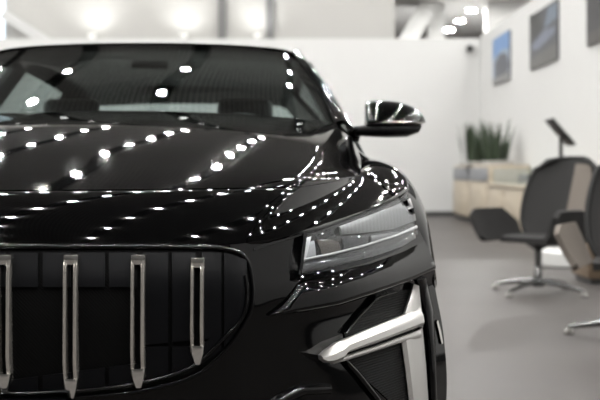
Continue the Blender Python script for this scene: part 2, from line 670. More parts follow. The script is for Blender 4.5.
band('upper_slat', SLAT, ytop, lambda x: 287 if x < 140 else min(ylow(x), 345 - (x - 140) * .1), 0.010)
band('lower_slat', SLAT, lambda x: 381 - x * 0.13 if x < 140 else 346 - max(0, x - 200) * .8, ylow, 0.010)

# frame around the grille
FRM = [(-24, 247), (60, 247), (140, 247), (200, 247.5), (222, 248.5), (238, 253), (247, 262), (251, 276), (252.5, 292),
       (251, 308), (245, 322), (233, 341), (217, 358), (198, 373), (170, 384), (125, 393), (60, 398.5), (-24, 401)]


def dense(ch, n):
    a = np.array([(p[0], p[1]) for p in ch], float)
    return [tuple(cr(a, t)) for t in np.linspace(0, len(ch) - 1, n)]


fp = [on(x, y, 0.006) for x, y in dense(FRM, 90)]
loop = [p for p in fp] + [Vector((-p.x, p.y, p.z)) for p in fp[::-1][1:-1]]
bm = NB(); tube(bm, loop, 0.0048, 10, closed=True); obj('frame', bm, BLACKG, grille)
fp2 = [on(x, y, 0.012) for x, y in dense([(x - (6 if y > 260 and x > 100 else 0), y - (7 if y > 330 else 0)) for x, y in FRM[7:]], 60)]
for s in (1, -1):
    bm = NB(); tube(bm, [Vector((s * p.x, p.y, p.z)) for p in fp2], 0.004, 8)
    obj('inner_bead', bm, BLACKG, grille)

# chrome bars: U-shaped, two rails with a dark gap
for px, ptop, pbot, w in ((8, 253, 389, 0.0265), (74, 253, 394, 0.0265), (140.5, 253, 384, 0.0265), (199, 256, 361, 0.0255)):
    a = on(px, ptop + 4, 0.0)
    c = on(px + 4.5, pbot - 4, 0.0)
    X = a.x
    z1, z0 = a.z + 0.004, c.z
    ya, yc = a.y, on(px + 4, pbot - 10, 0).y
    for s in (1, -1):
        g = bpy.data.objects.new('grille_bar', None); C.objects.link(g); g.parent = grille
        for q in (-1, 1):
            bm = NB()
            h = w / 2
            x0, x1 = (X - h * .98, X - h * .58) if q < 0 else (X + h * .40, X + h * .86)
            prof = [(ya - .004, z1), (ya - .030, z1 - .006), (ya - .034, z1 - .03), (yc - .036, z0 + .055),
                    (yc - .026, z0 + .012), (yc - .012, z0 + .006), (yc + .0, z0 + .012), (ya + .0, z1 - .01)]
            va = [bm.verts.new((s * x0, y, z)) for y, z in prof]
            vb = [bm.verts.new((s * x1, y, z)) for y, z in prof]
            k = len(prof)
            for i in range(k):
                bm.faces.new((va[i], va[(i + 1) % k], vb[(i + 1) % k], vb[i]))
            bm.faces.new(va); bm.faces.new(vb[::-1])
            bmesh.ops.bevel(bm, geom=bm.edges[:], offset=0.0016, segments=2, affect='EDGES')
            obj('rail', bm, BARCH, g)
        bm = NB(); box(bm, (s * X - w * .2, ya - .008, z0 + .02), (s * X + w * .2, yc + .004, z1 - .012))
        obj('channel', bm, BLACKM, g, False)
        bm = NB(); box(bm, (s * X - w * .5, ya - .030, z1 - .016), (s * X + w * .5, ya - .002, z1 + .002), 0.002)
        obj('top_clip', bm, CHROME, g)
        bm = NB()
        hw = w / 2
        sec = [((s * X, yc - .020, z0 + .026), hw), ((s * X, yc - .022, z0 + .010), hw * .86), ((s * X, yc - .012, z0 - .010), hw * .42)]
        loft(bm, [(cc, (1, 0, 0), (0, 1, 0), hh, .012, 5) for cc, hh in sec], 20)
        obj('tip', bm, CHROME, g)

# number plate holder at the lower middle
bm = NB(); box(bm, (-.20, -.075, .44), (P(64, 395, 1.92).x, -.03, .588), 0.006)
obj('plate_holder', bm, BLACKG, car)

# --- headlights
HL = {}
for s in (1, -1):
    h = bpy.data.objects.new('headlight', None); C.objects.link(h); h.parent = car; HL[s] = h
HT = [(303, 237), (322, 230), (345, 222), (372, 212), (395, 202), (408, 193)]
HBt = [(299, 274), (320, 270), (345, 264), (375, 256), (400, 247), (416, 238)]
fit('housing', LAMPDARK, HL, HT, HBt, n=36, m=12, off=0.003)
# upper reflector band
fit('reflector', LAMPREF, HL, [(338, 227), (365, 217), (392, 207), (409, 199)],
    [(340, 235), (365, 233), (392, 229.5), (415, 221)], n=24, m=8, off=0.010, prof=bulge(.006))
# lower mirror pockets
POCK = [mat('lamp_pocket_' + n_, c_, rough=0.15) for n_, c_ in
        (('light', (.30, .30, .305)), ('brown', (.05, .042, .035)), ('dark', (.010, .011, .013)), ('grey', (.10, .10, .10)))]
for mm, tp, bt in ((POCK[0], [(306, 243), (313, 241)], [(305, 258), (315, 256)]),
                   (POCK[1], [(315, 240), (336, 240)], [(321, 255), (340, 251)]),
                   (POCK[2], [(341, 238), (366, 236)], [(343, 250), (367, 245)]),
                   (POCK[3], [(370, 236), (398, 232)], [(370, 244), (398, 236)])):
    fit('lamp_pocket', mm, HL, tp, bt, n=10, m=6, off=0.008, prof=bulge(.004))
fit('lower_reflector', LAMPMIR, HL, [(303, 263), (330, 259), (360, 253), (395, 243), (416, 231)],
    [(301, 272), (330, 266.5), (360, 259), (395, 248), (417, 236)], n=24, m=5, off=0.008, prof=bulge(.003))
fit('light_guide', GUIDE, HL, [(302, 259), (330, 253.5), (360, 246), (395, 235), (415, 226)],
    [(302, 261.5), (330, 256), (360, 248.5), (395, 237.5), (416, 229)], n=24, m=4, off=0.014, prof=bulge(.003))
fit('inner_light_guide', GUIDE, HL, [(303, 240), (310, 237)], [(302, 262), (304, 262)], n=5, m=8, off=0.012, prof=bulge(.002))
fit('lens', LENS, HL, [(x - .5, y - 1) for x, y in HT[:-1]] + [(405, 196)], [(x, y + 1) for x, y in HBt[:-1]] + [(414, 239)], n=36, m=12, off=0.02,
    prof=lambda s, t: 0.010 * (1 - (2 * t - 1) ** 2), depth=0.004)
fit('lens_edge', BLACKG, HL, [(302, 234), (305, 235)], [(297, 275), (300, 275)], n=4, m=12, off=0.02, depth=0.02)

# dark gap between the hood nose and the lamp
S = {1: car, -1: car}
fit('hood_gap', BLACKM, S, [(254, 248), (278, 240), (300, 232), (345, 217.5), (380, 205), (408, 187)],
    [(254, 250.5), (278, 242.5), (300, 236), (345, 221), (380, 208.5), (409, 190)], n=40, m=4, off=0.0025, depth=0.006)
# ledge under the lamp
fit('lamp_ledge', PAINT, S, [(286, 302), (300, 280), (330, 273), (370, 264), (403, 252), (424, 241)],
    [(268, 316), (300, 313), (335, 306), (375, 293), (410, 281), (434, 270)], n=40, m=22, off=0.004,
    prof=lambda s, t: 0.040 * (t / .82 if t < .82 else math.sqrt(max(0, 1 - ((t - .82) / .18) ** 2))) * (min(1, s * 2.6) ** .8 * .9 + .1) * (1 - .55 * s))

# --- air intake with silver blade
IN = {}
for s in (1, -1):
    h = bpy.data.objects.new('air_intake', None); C.objects.link(h); h.parent = car; IN[s] = h
fit('ribbed_insert', RIBB, IN, [(344, 333), (358, 315), (376, 297), (395, 291), (412, 289)],
    [(350, 362), (366, 380), (384, 396), (400, 412), (412, 420)], n=30, m=20, off=0.004, depth=0.006)
fit('intake_edge', BLACKG, IN, [(343, 332), (358, 314), (375, 296), (396, 290)], [(346, 334), (361, 316), (378, 298.5), (397, 292)],
    n=24, m=5, off=0.010, prof=bulge(.006))
fit('intake_side', BLACKG, IN, [(416, 280), (424, 310), (428, 350), (431, 410)], [(426, 277), (433, 310), (435, 350), (437, 410)],
    n=24, m=8, off=0.006, prof=bulge(.012))
fit('lower_edge', BLACKG, IN, [(335, 352), (355, 375), (378, 404)], [(339, 351), (360, 373), (384, 404)], n=16, m=5, off=0.010, prof=bulge(.006))
BL = {}
for s in (1, -1):
    h = bpy.data.objects.new('silver_blade', None); C.objects.link(h); h.parent = car; BL[s] = h
rise = lambda s, t: 0.018 + 0.018 * min(1, t * 2.2) * min(1, (1.02 - t) * 5)
fit('upper_blade', SATIN, BL, [(318, 355), (322, 351), (333, 343), (365, 329.5), (401, 315), (416, 307)],
    [(318.5, 359), (323, 362.5), (331, 362.5), (340, 359), (344, 352.5), (375, 342), (402, 332), (419, 326)], n=40, m=12, off=0.008, prof=rise, depth=0.02)
fit('lower_blade', SATIN, BL, [(330, 361), (343, 355.5), (375, 345.5), (402, 335.5), (418, 330)],
    [(330, 364), (345, 360), (375, 350.5), (402, 341.5), (418, 338)], n=30, m=6, off=0.020, prof=bulge(.006), depth=0.03)
fit('upright', SATIN, BL, [(411.5, 283), (408, 297), (404, 309), (401, 318)], [(417, 286), (418.5, 300), (420, 315), (421, 328)],
    n=16, m=8, off=0.014, prof=lambda s, t: 0.016 * math.sin(math.pi * min(1, .08 + t * .9)), depth=0.024)
fit('lower_upright', SATIN, BL, [(400, 340), (404, 368), (408, 402), (411, 430)], [(421, 328), (424.5, 365), (427, 402), (429, 430)],
    n=20, m=8, off=0.010, prof=lambda s, t: 0.014 * min(1, t * 6) * min(1, (1 - t) * 1.3 + .1), depth=0.02)
# reflector strip on the bumper corner
fit('side_strip', CHROME, S, [(436, 322), (438, 330), (441, 344)], [(437.3, 320), (440, 330), (442.5, 343)], n=8, m=4, off=0.006)
# lower lip
fit('lower_lip', BLACKG, S, [(270, 402), (283, 393), (300, 385), (330, 384)], [(272, 412), (290, 402), (305, 395), (330, 394)], n=16, m=6, off=0.006, prof=bulge(.010))

# --- glass house
GL = [
    [(0, 1.36, 1.150), (.35, 1.385, 1.150), (.60, 1.44, 1.150), (.722, 1.50, 1.150)],
    [(0, 1.78, 1.336), (.33, 1.80, 1.332), (.56, 1.84, 1.322), (.662, 1.88, 1.312)],
    [(0, 2.20, 1.492), (.31, 2.215, 1.488), (.50, 2.245, 1.476), (.582, 2.275, 1.464)],
]
wg = sample(full(GL), 8, 6)
bm = NB(); shell(bm, wg, 0.006, (0, 1, -1)); obj('windshield', bm, WSHIELD, car)
RF = [
    [(0, 2.195, 1.494), (.31, 2.21, 1.490), (.52, 2.24, 1.478), (.605, 2.28, 1.462)],
    [(0, 2.6, 1.535), (.31, 2.6, 1.530), (.54, 2.6, 1.512), (.625, 2.6, 1.480)],
    [(0, 3.1, 1.545), (.31, 3.1, 1.540), (.54, 3.1, 1.520), (.628, 3.1, 1.482)],
    [(0, 3.65, 1.495), (.31, 3.65, 1.49), (.53, 3.65, 1.475), (.61, 3.65, 1.445)],
    [(0, 4.12, 1.405), (.31, 4.12, 1.40), (.50, 4.11, 1.39), (.57, 4.10, 1.37)],
]
rg = sample(full(RF), 6, 6)
bm = NB(); shell(bm, rg, 0.03, (0, 0, -1)); obj('roof', bm, PAINT, car)
# black header band at the top of the glass
RW = [
    [(0, 4.13, 1.395), (.30, 4.13, 1.39), (.55, 4.11, 1.365)],
    [(0, 4.28, 1.29), (.32, 4.27, 1.285), (.61, 4.22, 1.26)],
    [(0, 4.40, 1.16), (.34, 4.38, 1.155), (.66, 4.30, 1.13)],
]
bm = NB(); shell(bm, sample(full(RW), 6, 6), 0.005, (0, -1, -1)); obj('rear_window', bm, SIDEG, car)
TL = [
    [(0, 4.40, 1.155), (.4, 4.38, 1.15), (.70, 4.28, 1.12), (.80, 4.18, 1.06)],
    [(0, 4.62, 1.10), (.45, 4.58, 1.09), (.80, 4.42, 1.05), (.90, 4.25, .98)],
    [(0, 4.70, .85), (.45, 4.68, .85), (.85, 4.50, .83), (.94, 4.27, .80)],
    [(0, 4.68, .40), (.45, 4.66, .40), (.84, 4.50, .40), (.92, 4.27, .45)],
]
bm = NB(); shell(bm, sample(full(TL), 6, 6), 0.02, (0, -1, 0)); obj('tailgate', bm, PAINT, car)

for s in (1, -1):
    def M(pts):
        return [(s * x, y, z) for x, y, z in pts]
    # A pillar
    PIL = [
        [(.722, 1.495, 1.152), (.665, 1.875, 1.314), (.584, 2.27, 1.466)],
        [(.757, 1.49, 1.160), (.690, 1.875, 1.322), (.608, 2.28, 1.474)],
        [(.795, 1.56, 1.130), (.722, 1.94, 1.300), (.632, 2.34, 1.450)],
        [(.800, 1.70, 1.105), (.735, 2.03, 1.290), (.636, 2.40, 1.435)],
    ]
    bm = NB(); shell(bm, sample([M(r) for r in PIL], 6, 8), 0.015, (-s, 0, -.3)); obj('windshield_pillar', bm, PAINT, car)
    # roof rail
    RL = [[(.605, 2.28, 1.462), (.625, 2.7, 1.482), (.628, 3.1, 1.482), (.61, 3.65, 1.445), (.57, 4.1, 1.37)],
          [(.638, 2.36, 1.435), (.648, 2.7, 1.455), (.650, 3.1, 1.455), (.635, 3.65, 1.415), (.60, 4.08, 1.345)]]
    bm = NB(); shell(bm, sample([M(r) for r in RL], 3, 6), 0.02, (-s, 0, 0)); obj('roof_rail', bm, BLACKG, car)
    # side glass
    SG = [[(.838, 1.72, 1.05), (.852, 2.3, 1.06), (.855, 3.0, 1.075), (.83, 3.75, 1.11)],
          [(.745, 2.05, 1.27), (.755, 2.5, 1.285), (.758, 3.0, 1.285), (.74, 3.70, 1.27)],
          [(.645, 2.40, 1.435), (.648, 2.7, 1.455), (.650, 3.1, 1.455), (.62, 3.68, 1.41)]]
    bm = NB(); shell(bm, sample([M(r) for r in SG], 5, 5), 0.005, (-s, 0, 0)); obj('side_window', bm, SIDEG, car)
    bm = NB(); tube(bm, M([(.835, 2.72, 1.06), (.748, 2.78, 1.285), (.638, 2.84, 1.46)]), 0.04, 8); obj('door_pillar', bm, INTER, car)
    RP = [[(.83, 3.70, 1.10), (.735, 3.68, 1.27), (.60, 3.66, 1.42)],
          [(.80, 4.24, 1.10), (.70, 4.24, 1.22), (.57, 4.12, 1.37)]]
    bm = NB(); shell(bm, sample([M(r) for r in RP], 4, 5), 0.03, (-s, 0, 0)); obj('rear_pillar', bm, PAINT, car)
    # door and quarter panels
    DR = [[(.785, 1.59, 1.09), (.845, 2.3, 1.07), (.852, 3.0, 1.08), (.83, 3.72, 1.10)],
          [(.815, 1.61, 1.045), (.868, 2.3, 1.038), (.878, 3.0, 1.045), (.866, 3.72, 1.06)],
          [(.885, 1.63, .985), (.895, 2.3, .99), (.90, 3.0, 1.0), (.90, 3.72, 1.01)],
          [(.935, 1.63, .80), (.925, 2.3, .82), (.925, 3.0, .84), (.945, 3.72, .85)],
          [(.935, 1.45, .50), (.920, 2.3, .50), (.920, 3.0, .50), (.940, 3.3, .52)],
          [(.91, 1.45, .28), (.90, 2.3, .28), (.90, 3.0, .28), (.90, 3.25, .28)]]
    bm = NB(); shell(bm, sample([M(r) for r in DR], 5, 6), 0.03, (-s, 0, 0)); obj('door_panel', bm, PAINT, car)
    QR = [[(.83, 3.725, 1.10), (.81, 4.0, 1.10), (.80, 4.2, 1.06)],
          [(.90, 3.725, 1.01), (.90, 4.0, 1.0), (.89, 4.24, .97)],
          [(.945, 3.725, .85), (.95, 4.0, .82), (.935, 4.26, .78)]]
    bm = NB(); shell(bm, sample([M(r) for r in QR], 4, 5), 0.03, (-s, 0, 0)); obj('rear_quarter', bm, PAINT, car)
    # wheels
    for wy in (.95, 3.78):
        w = bpy.data.objects.new('wheel', None); C.objects.link(w); w.parent = car
        w.location = (s * .83, wy, .345)
        bm = NB()
        prof = [(.21, -.10), (.30, -.115), (.335, -.10), (.345, -.06), (.345, .06), (.335, .10), (.30, .115), (.21, .10)]
        lathe(bm, prof + [prof[0]], 40, cap=False)
        bmesh.ops.remove_doubles(bm, verts=bm.verts[:], dist=1e-5)
        bmesh.ops.rotate(bm, verts=bm.verts[:], matrix=Matrix.Rotation(math.pi / 2, 3, 'Y'))
        obj('tyre', bm, RUBBER, w)
        bm = NB()
        lathe(bm, [(.205, -.09), (.215, -.09), (.215, .09), (.205, .09), (.205, -.09)], 40, cap=False)
        lathe(bm, [(.0, .03), (.05, .03), (.05, .075), (.0, .08)], 20, cap=False)
        for k in range(5):
            a = 2 * math.pi * k / 5
            tube(bm, [(.04 * math.cos(a), .04 * math.sin(a), .06), (.21 * math.cos(a), .21 * math.sin(a), .075)], [.028, .02], 8)
        bmesh.ops.rotate(bm, verts=bm.verts[:], matrix=Matrix.Rotation(s * math.pi / 2, 3, 'Y'))
        obj('rim', bm, ALLOY, w)
    # mirrors
    mr = bpy.data.objects.new('side_mirror', None); C.objects.link(mr); mr.parent = car
    bm = NB()
    U, V = (0, 1, 0), (0, 0, 1)
    PR = [(0, 0), (.010, .22), (.030, .50), (.062, .77), (.105, .94), (.150, 1.0), (.188, .93), (.205, .70), (.21, .35), (.21, 0), (.10, 0)]
    st_ = [(.832, 1.535, .060, .8), (.836, 1.522, .070, .93), (.85, 1.514, .0755, 1), (.89, 1.512, .0765, 1), (.935, 1.517, .0735, 1),
           (.973, 1.529, .064, .96), (1.005, 1.549, .049, .85), (1.022, 1.573, .033, .65), (1.031, 1.60, .014, .35)]
    ctrl = [[(s * x, y0 + py * sc_, 1.158 + pz * h_) for py, pz in PR] for x, y0, h_, sc_ in st_]
    gm = sample(ctrl, 4, 4)
    va = gridmesh(bm, gm)
    for e_ in (va[0], va[-1]):
        bm.faces.new(e_)
    for q in range(len(va) - 1):
        bm.faces.new((va[q][0], va[q + 1][0], va[q + 1][-1], va[q][-1]))
    obj('mirror_cap', bm, PAINT, mr)
    bm = NB()
    loft(bm, [((s * x, y, z), U, V, hy, hz, e) for x, y, z, hy, hz, e in (
        (.83, 1.60, 1.155, .06, .006, 3), (.90, 1.593, 1.156, .09, .006, 3), (.97, 1.61, 1.156, .085, .006, 3), (1.016, 1.635, 1.158, .045, .005, 3))], 24)
    obj('turn_signal', bm, CHROME, mr)
    bm = NB()
    loft(bm, [((s * x, y, z), U, V, hy, hz, e) for x, y, z, hy, hz, e in (
        (.795, 1.60, 1.130, .045, .016, 3), (.83, 1.60, 1.131, .065, .019, 3.2), (.90, 1.595, 1.130, .085, .021, 3.2),
        (.97, 1.61, 1.132, .08, .021, 3), (1.008, 1.63, 1.139, .05, .014, 2.6), (1.018, 1.635, 1.146, .03, .006, 2.4))], 32)
    obj('mirror_base', bm, BLACKM, mr)
    bm = NB(); tube(bm, M([(.815, 1.60, 1.131), (.798, 1.605, 1.127), (.788, 1.615, 1.110)]), [.017, .022, .026], 12)
    obj('mirror_foot', bm, BLACKG, mr)

# --- cabin
bm = NB()
loft(bm, [((x, 1.75, 1.06), (0, 1, 0), (0, 0, 1), .30, hz, 3) for x, hz in ((-.72, .06), (-.6, .08), (0, .085), (.6, .08), (.72, .06))], 24)
obj('dashboard', bm, INTER, car)
bm = NB(); box(bm, (-.86, 1.0, .22), (.86, 4.4, .30)); obj('floor_pan', bm, INTER, car, False)
bm = NB(); box(bm, (-.60, .42, .24), (.60, 1.35, .80), .05); obj('engine_bay', bm, INTER, car)
sw = NB()
bmx = [(0.40 + .185 * math.cos(a), 1.99 + .185 * math.sin(a) * .38, 1.03 + .185 * math.sin(a) * .92) for a in [2 * math.pi * k / 40 for k in range(40)]]
tube(sw, bmx, 0.015, 10, closed=True)
tube(sw, [(.24, 1.99, 1.03), (.40, 1.96, 1.01), (.56, 1.99, 1.03)], .016, 8)
obj('steering_wheel', sw, SEATL, car)
for sx in (-.38, .38):
    st = bpy.data.objects.new('front_seat', None); C.objects.link(st); st.parent = car
    bm = NB()
    loft(bm, [((sx, y, z), (1, 0, 0), (0, .95, -.3), hx, .06, 3) for y, z, hx in
              ((2.52, .60, .22), (2.56, .75, .24), (2.64, .95, .23), (2.70, 1.10, .18), (2.72, 1.14, .12))], 24)
    obj('backrest', bm, SEATL, st)
    bm = NB(); box(bm, (sx - .25, 2.0, .48), (sx + .25, 2.55, .62), .05, 3); obj('cushion', bm, SEATL, st)
    bm = NB(); box(bm, (sx - .12, 2.68, 1.15), (sx + .12, 2.78, 1.31), .035, 3); obj('headrest', bm, SEATL, st)
bm = NB(); box(bm, (-.66, 3.45, .5), (.66, 3.62, 1.08), .05, 3); obj('rear_seat', bm, SEATL, car)
bm = NB(); box(bm, (-.03, 2.12, 1.385), (.11, 2.145, 1.42), .01); obj('rear_view_mirror', bm, BLACKG, car)

# ================================================================== RIGHT WALL PICTURES
def picture(y0, y1, z0, z1, label, kind):
    t = thing('framed_picture', label, 'picture', (4.68, (y0 + y1) / 2, z0), 0, 'pictures along the right wall')
    h, w = z1 - z0, y1 - y0
    bm = NB(); box(bm, (-.035, -w / 2, 0), (-.001, w / 2, h)); obj('panel', bm, mat('picture_edge', (.12, .12, .13), .5), t, False)

    def quad(name, pts, col, lay):
        # flat printed shapes; pts in (along the picture from far to near, up) 0..1; far = left in view
        bm = NB()
        vs = [bm.verts.new((-.036 - lay * .0012, w / 2 - u * w, v * h)) for u, v in pts]
        bm.faces.new(vs)
        obj(name, bm, mat('print_' + name, tuple(c_ * .55 for c_ in col), .4, noise=.25, scale=5), t, False)
    if kind == 0:
        quad('print_sky', [(0, 0), (1, 0), (1, 1), (0, 1)], (.16, .34, .68), 1)
        quad('print_haze', [(0, .0), (1, .0), (1, .62), (.6, .7), (0, .55)], (.36, .45, .58), 2)
        quad('print_car', [(.15, .12), (.9, .12), (1, .3), (.85, .55), (.45, .62), (.15, .45)], (.09, .10, .13), 3)
        quad('print_ground', [(0, 0), (1, 0), (1, .16), (0, .14)], (.30, .30, .30), 4)
    elif kind == 1:
        quad('print_sky', [(0, 0), (1, 0), (1, 1), (0, 1)], (.08, .085, .10), 1)
        quad('print_light', [(.55, .62), (1, .7), (1, .95), (.7, .95)], (.2, .25, .32), 2)
        quad('print_car', [(.1, .35), (.35, .32), (.9, .45), (.95, .56), (.6, .6), (.3, .52), (.1, .45)], (.22, .25, .33), 3)
        quad('print_ground', [(0, 0), (1, 0), (1, .30), (0, .18)], (.13, .13, .125), 2)
        quad('print_tree', [(0, .5), (.3, .58), (.5, .7), (.4, 1), (0, 1)], (.05, .055, .055), 3)
    else:
        quad('print_sky', [(0, 0), (1, 0), (1, 1), (0, 1)], (.035, .035, .04), 1)
        quad('print_ground', [(0, 0), (1, 0), (1, .25), (0, .18)], (.08, .075, .07), 2)


def ydepth(px):
    return (4.65 - EYE.x) * F / (px - VPX) - 2.0


picture(ydepth(509.5), ydepth(493), 2.70, 3.62, 'small blue-sky picture, farthest along the white right wall', 'x' and 0)
picture(ydepth(557.5), ydepth(530), 2.70, 3.62, 'dark grey car picture, second along the right wall beside the blue one', 1)
picture(9.4 - 1.2, ydepth(587), 2.70, 3.62, 'nearly black picture cut by the top right corner of the view', 2)
# security camera
cam_t = thing('security_camera', 'small dark camera high on the white back wall near the corner', 'security camera', (P(470, 48, 23.4).x, WB, P(470, 48, 23.4).z))
bm = NB(); box(bm, (-.03, -.05, .02), (.03, 0, .08)); obj('bracket', bm, POSTG, cam_t, False)
bm = NB(); lathe(bm, [(.02, -.09), (.065, -.07), (.08, -.02), (.08, .03), (.04, .045)], 20, (0, -.10, 0)); obj('dome', bm, SCREENB, cam_t)

# ================================================================== CABINETS
XF = 3.94
tall_y0, tall_y1 = 16.5, 20.5
ct = thing('tall_cabinet', 'tall beige cabinet with grey drawer fronts under the plants', 'cabinet', (4.3, 18.5, 0))
def loc(o_, lo, hi):
    return (lo[0] - o_[0], lo[1] - o_[1], lo[2] - o_[2]), (hi[0] - o_[0], hi[1] - o_[1], hi[2] - o_[2])
base = (4.3, 18.5, 0)
bm = NB(); box(bm, *loc(base, (XF + .02, tall_y0, .10), (4.66, tall_y1, 1.09)), .006); obj('carcass', bm, BEIGE, ct)
bm = NB(); box(bm, *loc(base, (XF + .07, tall_y0 + .05, 0), (4.64, tall_y1 - .05, .10))); obj('plinth', bm, SKIRT, ct, False)
half = (tall_y0 + tall_y1) / 2
for y0, y1 in ((tall_y0, half), (half, tall_y1)):
    bm = NB(); box(bm, *loc(base, (XF, y0 + .04, .11), (XF + .02, y1 - .04, .77)), .004); obj('door', bm, BEIGE, ct)
    bm = NB(); box(bm, *loc(base, (XF - .005, y0 + .06, .80), (XF + .02, y1 - .06, 1.045)), .004); obj('drawer', bm, GREYD, ct)
base = (4.3, 14.5, 0)
cl = thing('low_counter', 'low beige counter running along the white wall beside the tall cabinet', 'counter', base)
bm = NB(); box(bm, *loc(base, (XF + .02, 12.2, .10), (4.66, tall_y0 - .005, .72)), .006); obj('carcass', bm, BEIGE, cl)
bm = NB(); box(bm, *loc(base, (XF - .03, 12.18, .725), (4.66, tall_y0 - .005, .775)), .006); obj('worktop', bm, BEIGE, cl)
bm = NB(); box(bm, *loc(base, (XF + .07, 12.3, 0), (4.64, tall_y0 - .01, .10))); obj('plinth', bm, SKIRT, cl, False)
for k in range(3):
    y0 = 12.2 + k * 1.43
    bm = NB(); box(bm, *loc(base, (XF, y0 + .015, .11), (XF + .02, y0 + 1.415, .70)), .004); obj('door', bm, BEIGE, cl)
base = (4.3, 15.0, .775)
gc = thing('display_case', 'clear glass case standing on the low beige counter', 'display case', base)
bm = NB()
for lo, hi in (((XF + .05, 13.6, .777), (XF + .058, 16.3, 1.02)), ((XF + .058, 13.6, .777), (4.6, 13.608, 1.02)), ((XF + .05, 13.6, 1.02), (4.6, 16.3, 1.028))):
    box(bm, *loc(base, lo, hi))
obj('glass', bm, CASEG, gc, False)
base = (4.3, 15.2, .776)
mc = thing('model_car', 'tiny black model car inside the glass case', 'model car', base)
bm = NB(); loft(bm, [((0, y, z), (1, 0, 0), (0, 0, 1), .09, hz, 4) for y, z, hz in ((-.22, .07, .03), (-.2, .075, .04), (-.06, .10, .065), (.10, .10, .065), (.2, .08, .045), (.22, .075, .03))], 20)
obj('body', bm, BLACKG, mc)
for sx in (-1, 1):
    for y in (-.13, .13):
        bm = NB(); tube(bm, [(sx * .07, y, .035), (sx * .095, y, .035)], .035, 14); obj('wheel', bm, RUBBER, mc)

# ---------------- plants
def plant(px, d, label, hmax, seed):
    x = P(px, 163, d).x
    y = d - 2
    rnd = random.Random(seed)
    t = thing('snake_plant', label, 'plant', (x, y, 1.09), 0, 'spiky plants on the tall cabinet')
    bm = NB(); box(bm, (-.24, -.30, 0), (.24, .30, .07), .01); obj('planter', bm, POT, t)
    for k in range(34):
        bx, by = rnd.uniform(-.20, .20), rnd.uniform(-.26, .26)
        h = hmax * rnd.uniform(.6, 1.0)
        lean = Vector((bx * rnd.uniform(.3, .9), by * .5, 0))
        w = rnd.uniform(.028, .045)
        ang = rnd.uniform(0, math.pi)
        dx, dy = math.cos(ang), math.sin(ang)
        bm = NB()
        rows = []
        for q in range(6):
            f = q / 5
            ww = w * (0.7 + .6 * f) if f < .5 else w * (1.0 - (f - .5) * 1.95)
            c = Vector((bx, by, .06 + h * f)) + lean * (f ** 1.6)
            a_ = ang + f * .6
            dd = Vector((math.cos(a_), math.sin(a_), 0)) * max(ww, .002)
            nn_ = Vector((-math.sin(a_), math.cos(a_), 0)) * .006
            rows.append([bm.verts.new(c - dd), bm.verts.new(c + nn_), bm.verts.new(c + dd), bm.verts.new(c - nn_)])
        for q in range(5):
            for e in range(4):
                bm.faces.new((rows[q][e], rows[q][(e + 1) % 4], rows[q + 1][(e + 1) % 4], rows[q + 1][e]))
        bm.faces.new(rows[0]); bm.faces.new(rows[-1])
        obj('leaf', bm, LEAF, t)


plant(474, 20.6, 'spiky green snake plant nearer the back wall, left of two on the tall cabinet', .78, 3)
plant(497, 19.3, 'spiky green snake plant, right of two on the tall cabinet', .80, 5)

# ================================================================== INFO STAND
base = (P(561, 170, 12.4).x, 10.4, 0)
ist = thing('display_stand', 'slim black stand with a tilted black panel in front of the right wall', 'display stand', base)
bm = NB(); lathe(bm, [(.17, 0), (.17, .012), (.02, .02)], 32); obj('foot', bm, SCREENB, ist)
bm = NB(); tube(bm, [(0, 0, .015), (0, 0, 1.38)], .022, 12); obj('pole', bm, SCREENB, ist)
bm = NB(); box(bm, (-.20, -.19, -.012), (.20, .19, .012), .006)
bmesh.ops.rotate(bm, verts=bm.verts[:], matrix=Matrix.Rotation(math.radians(49), 3, 'Y'))
bmesh.ops.translate(bm, verts=bm.verts[:], vec=(-.01, 0, 1.435))
obj('panel', bm, SCREENB, ist)

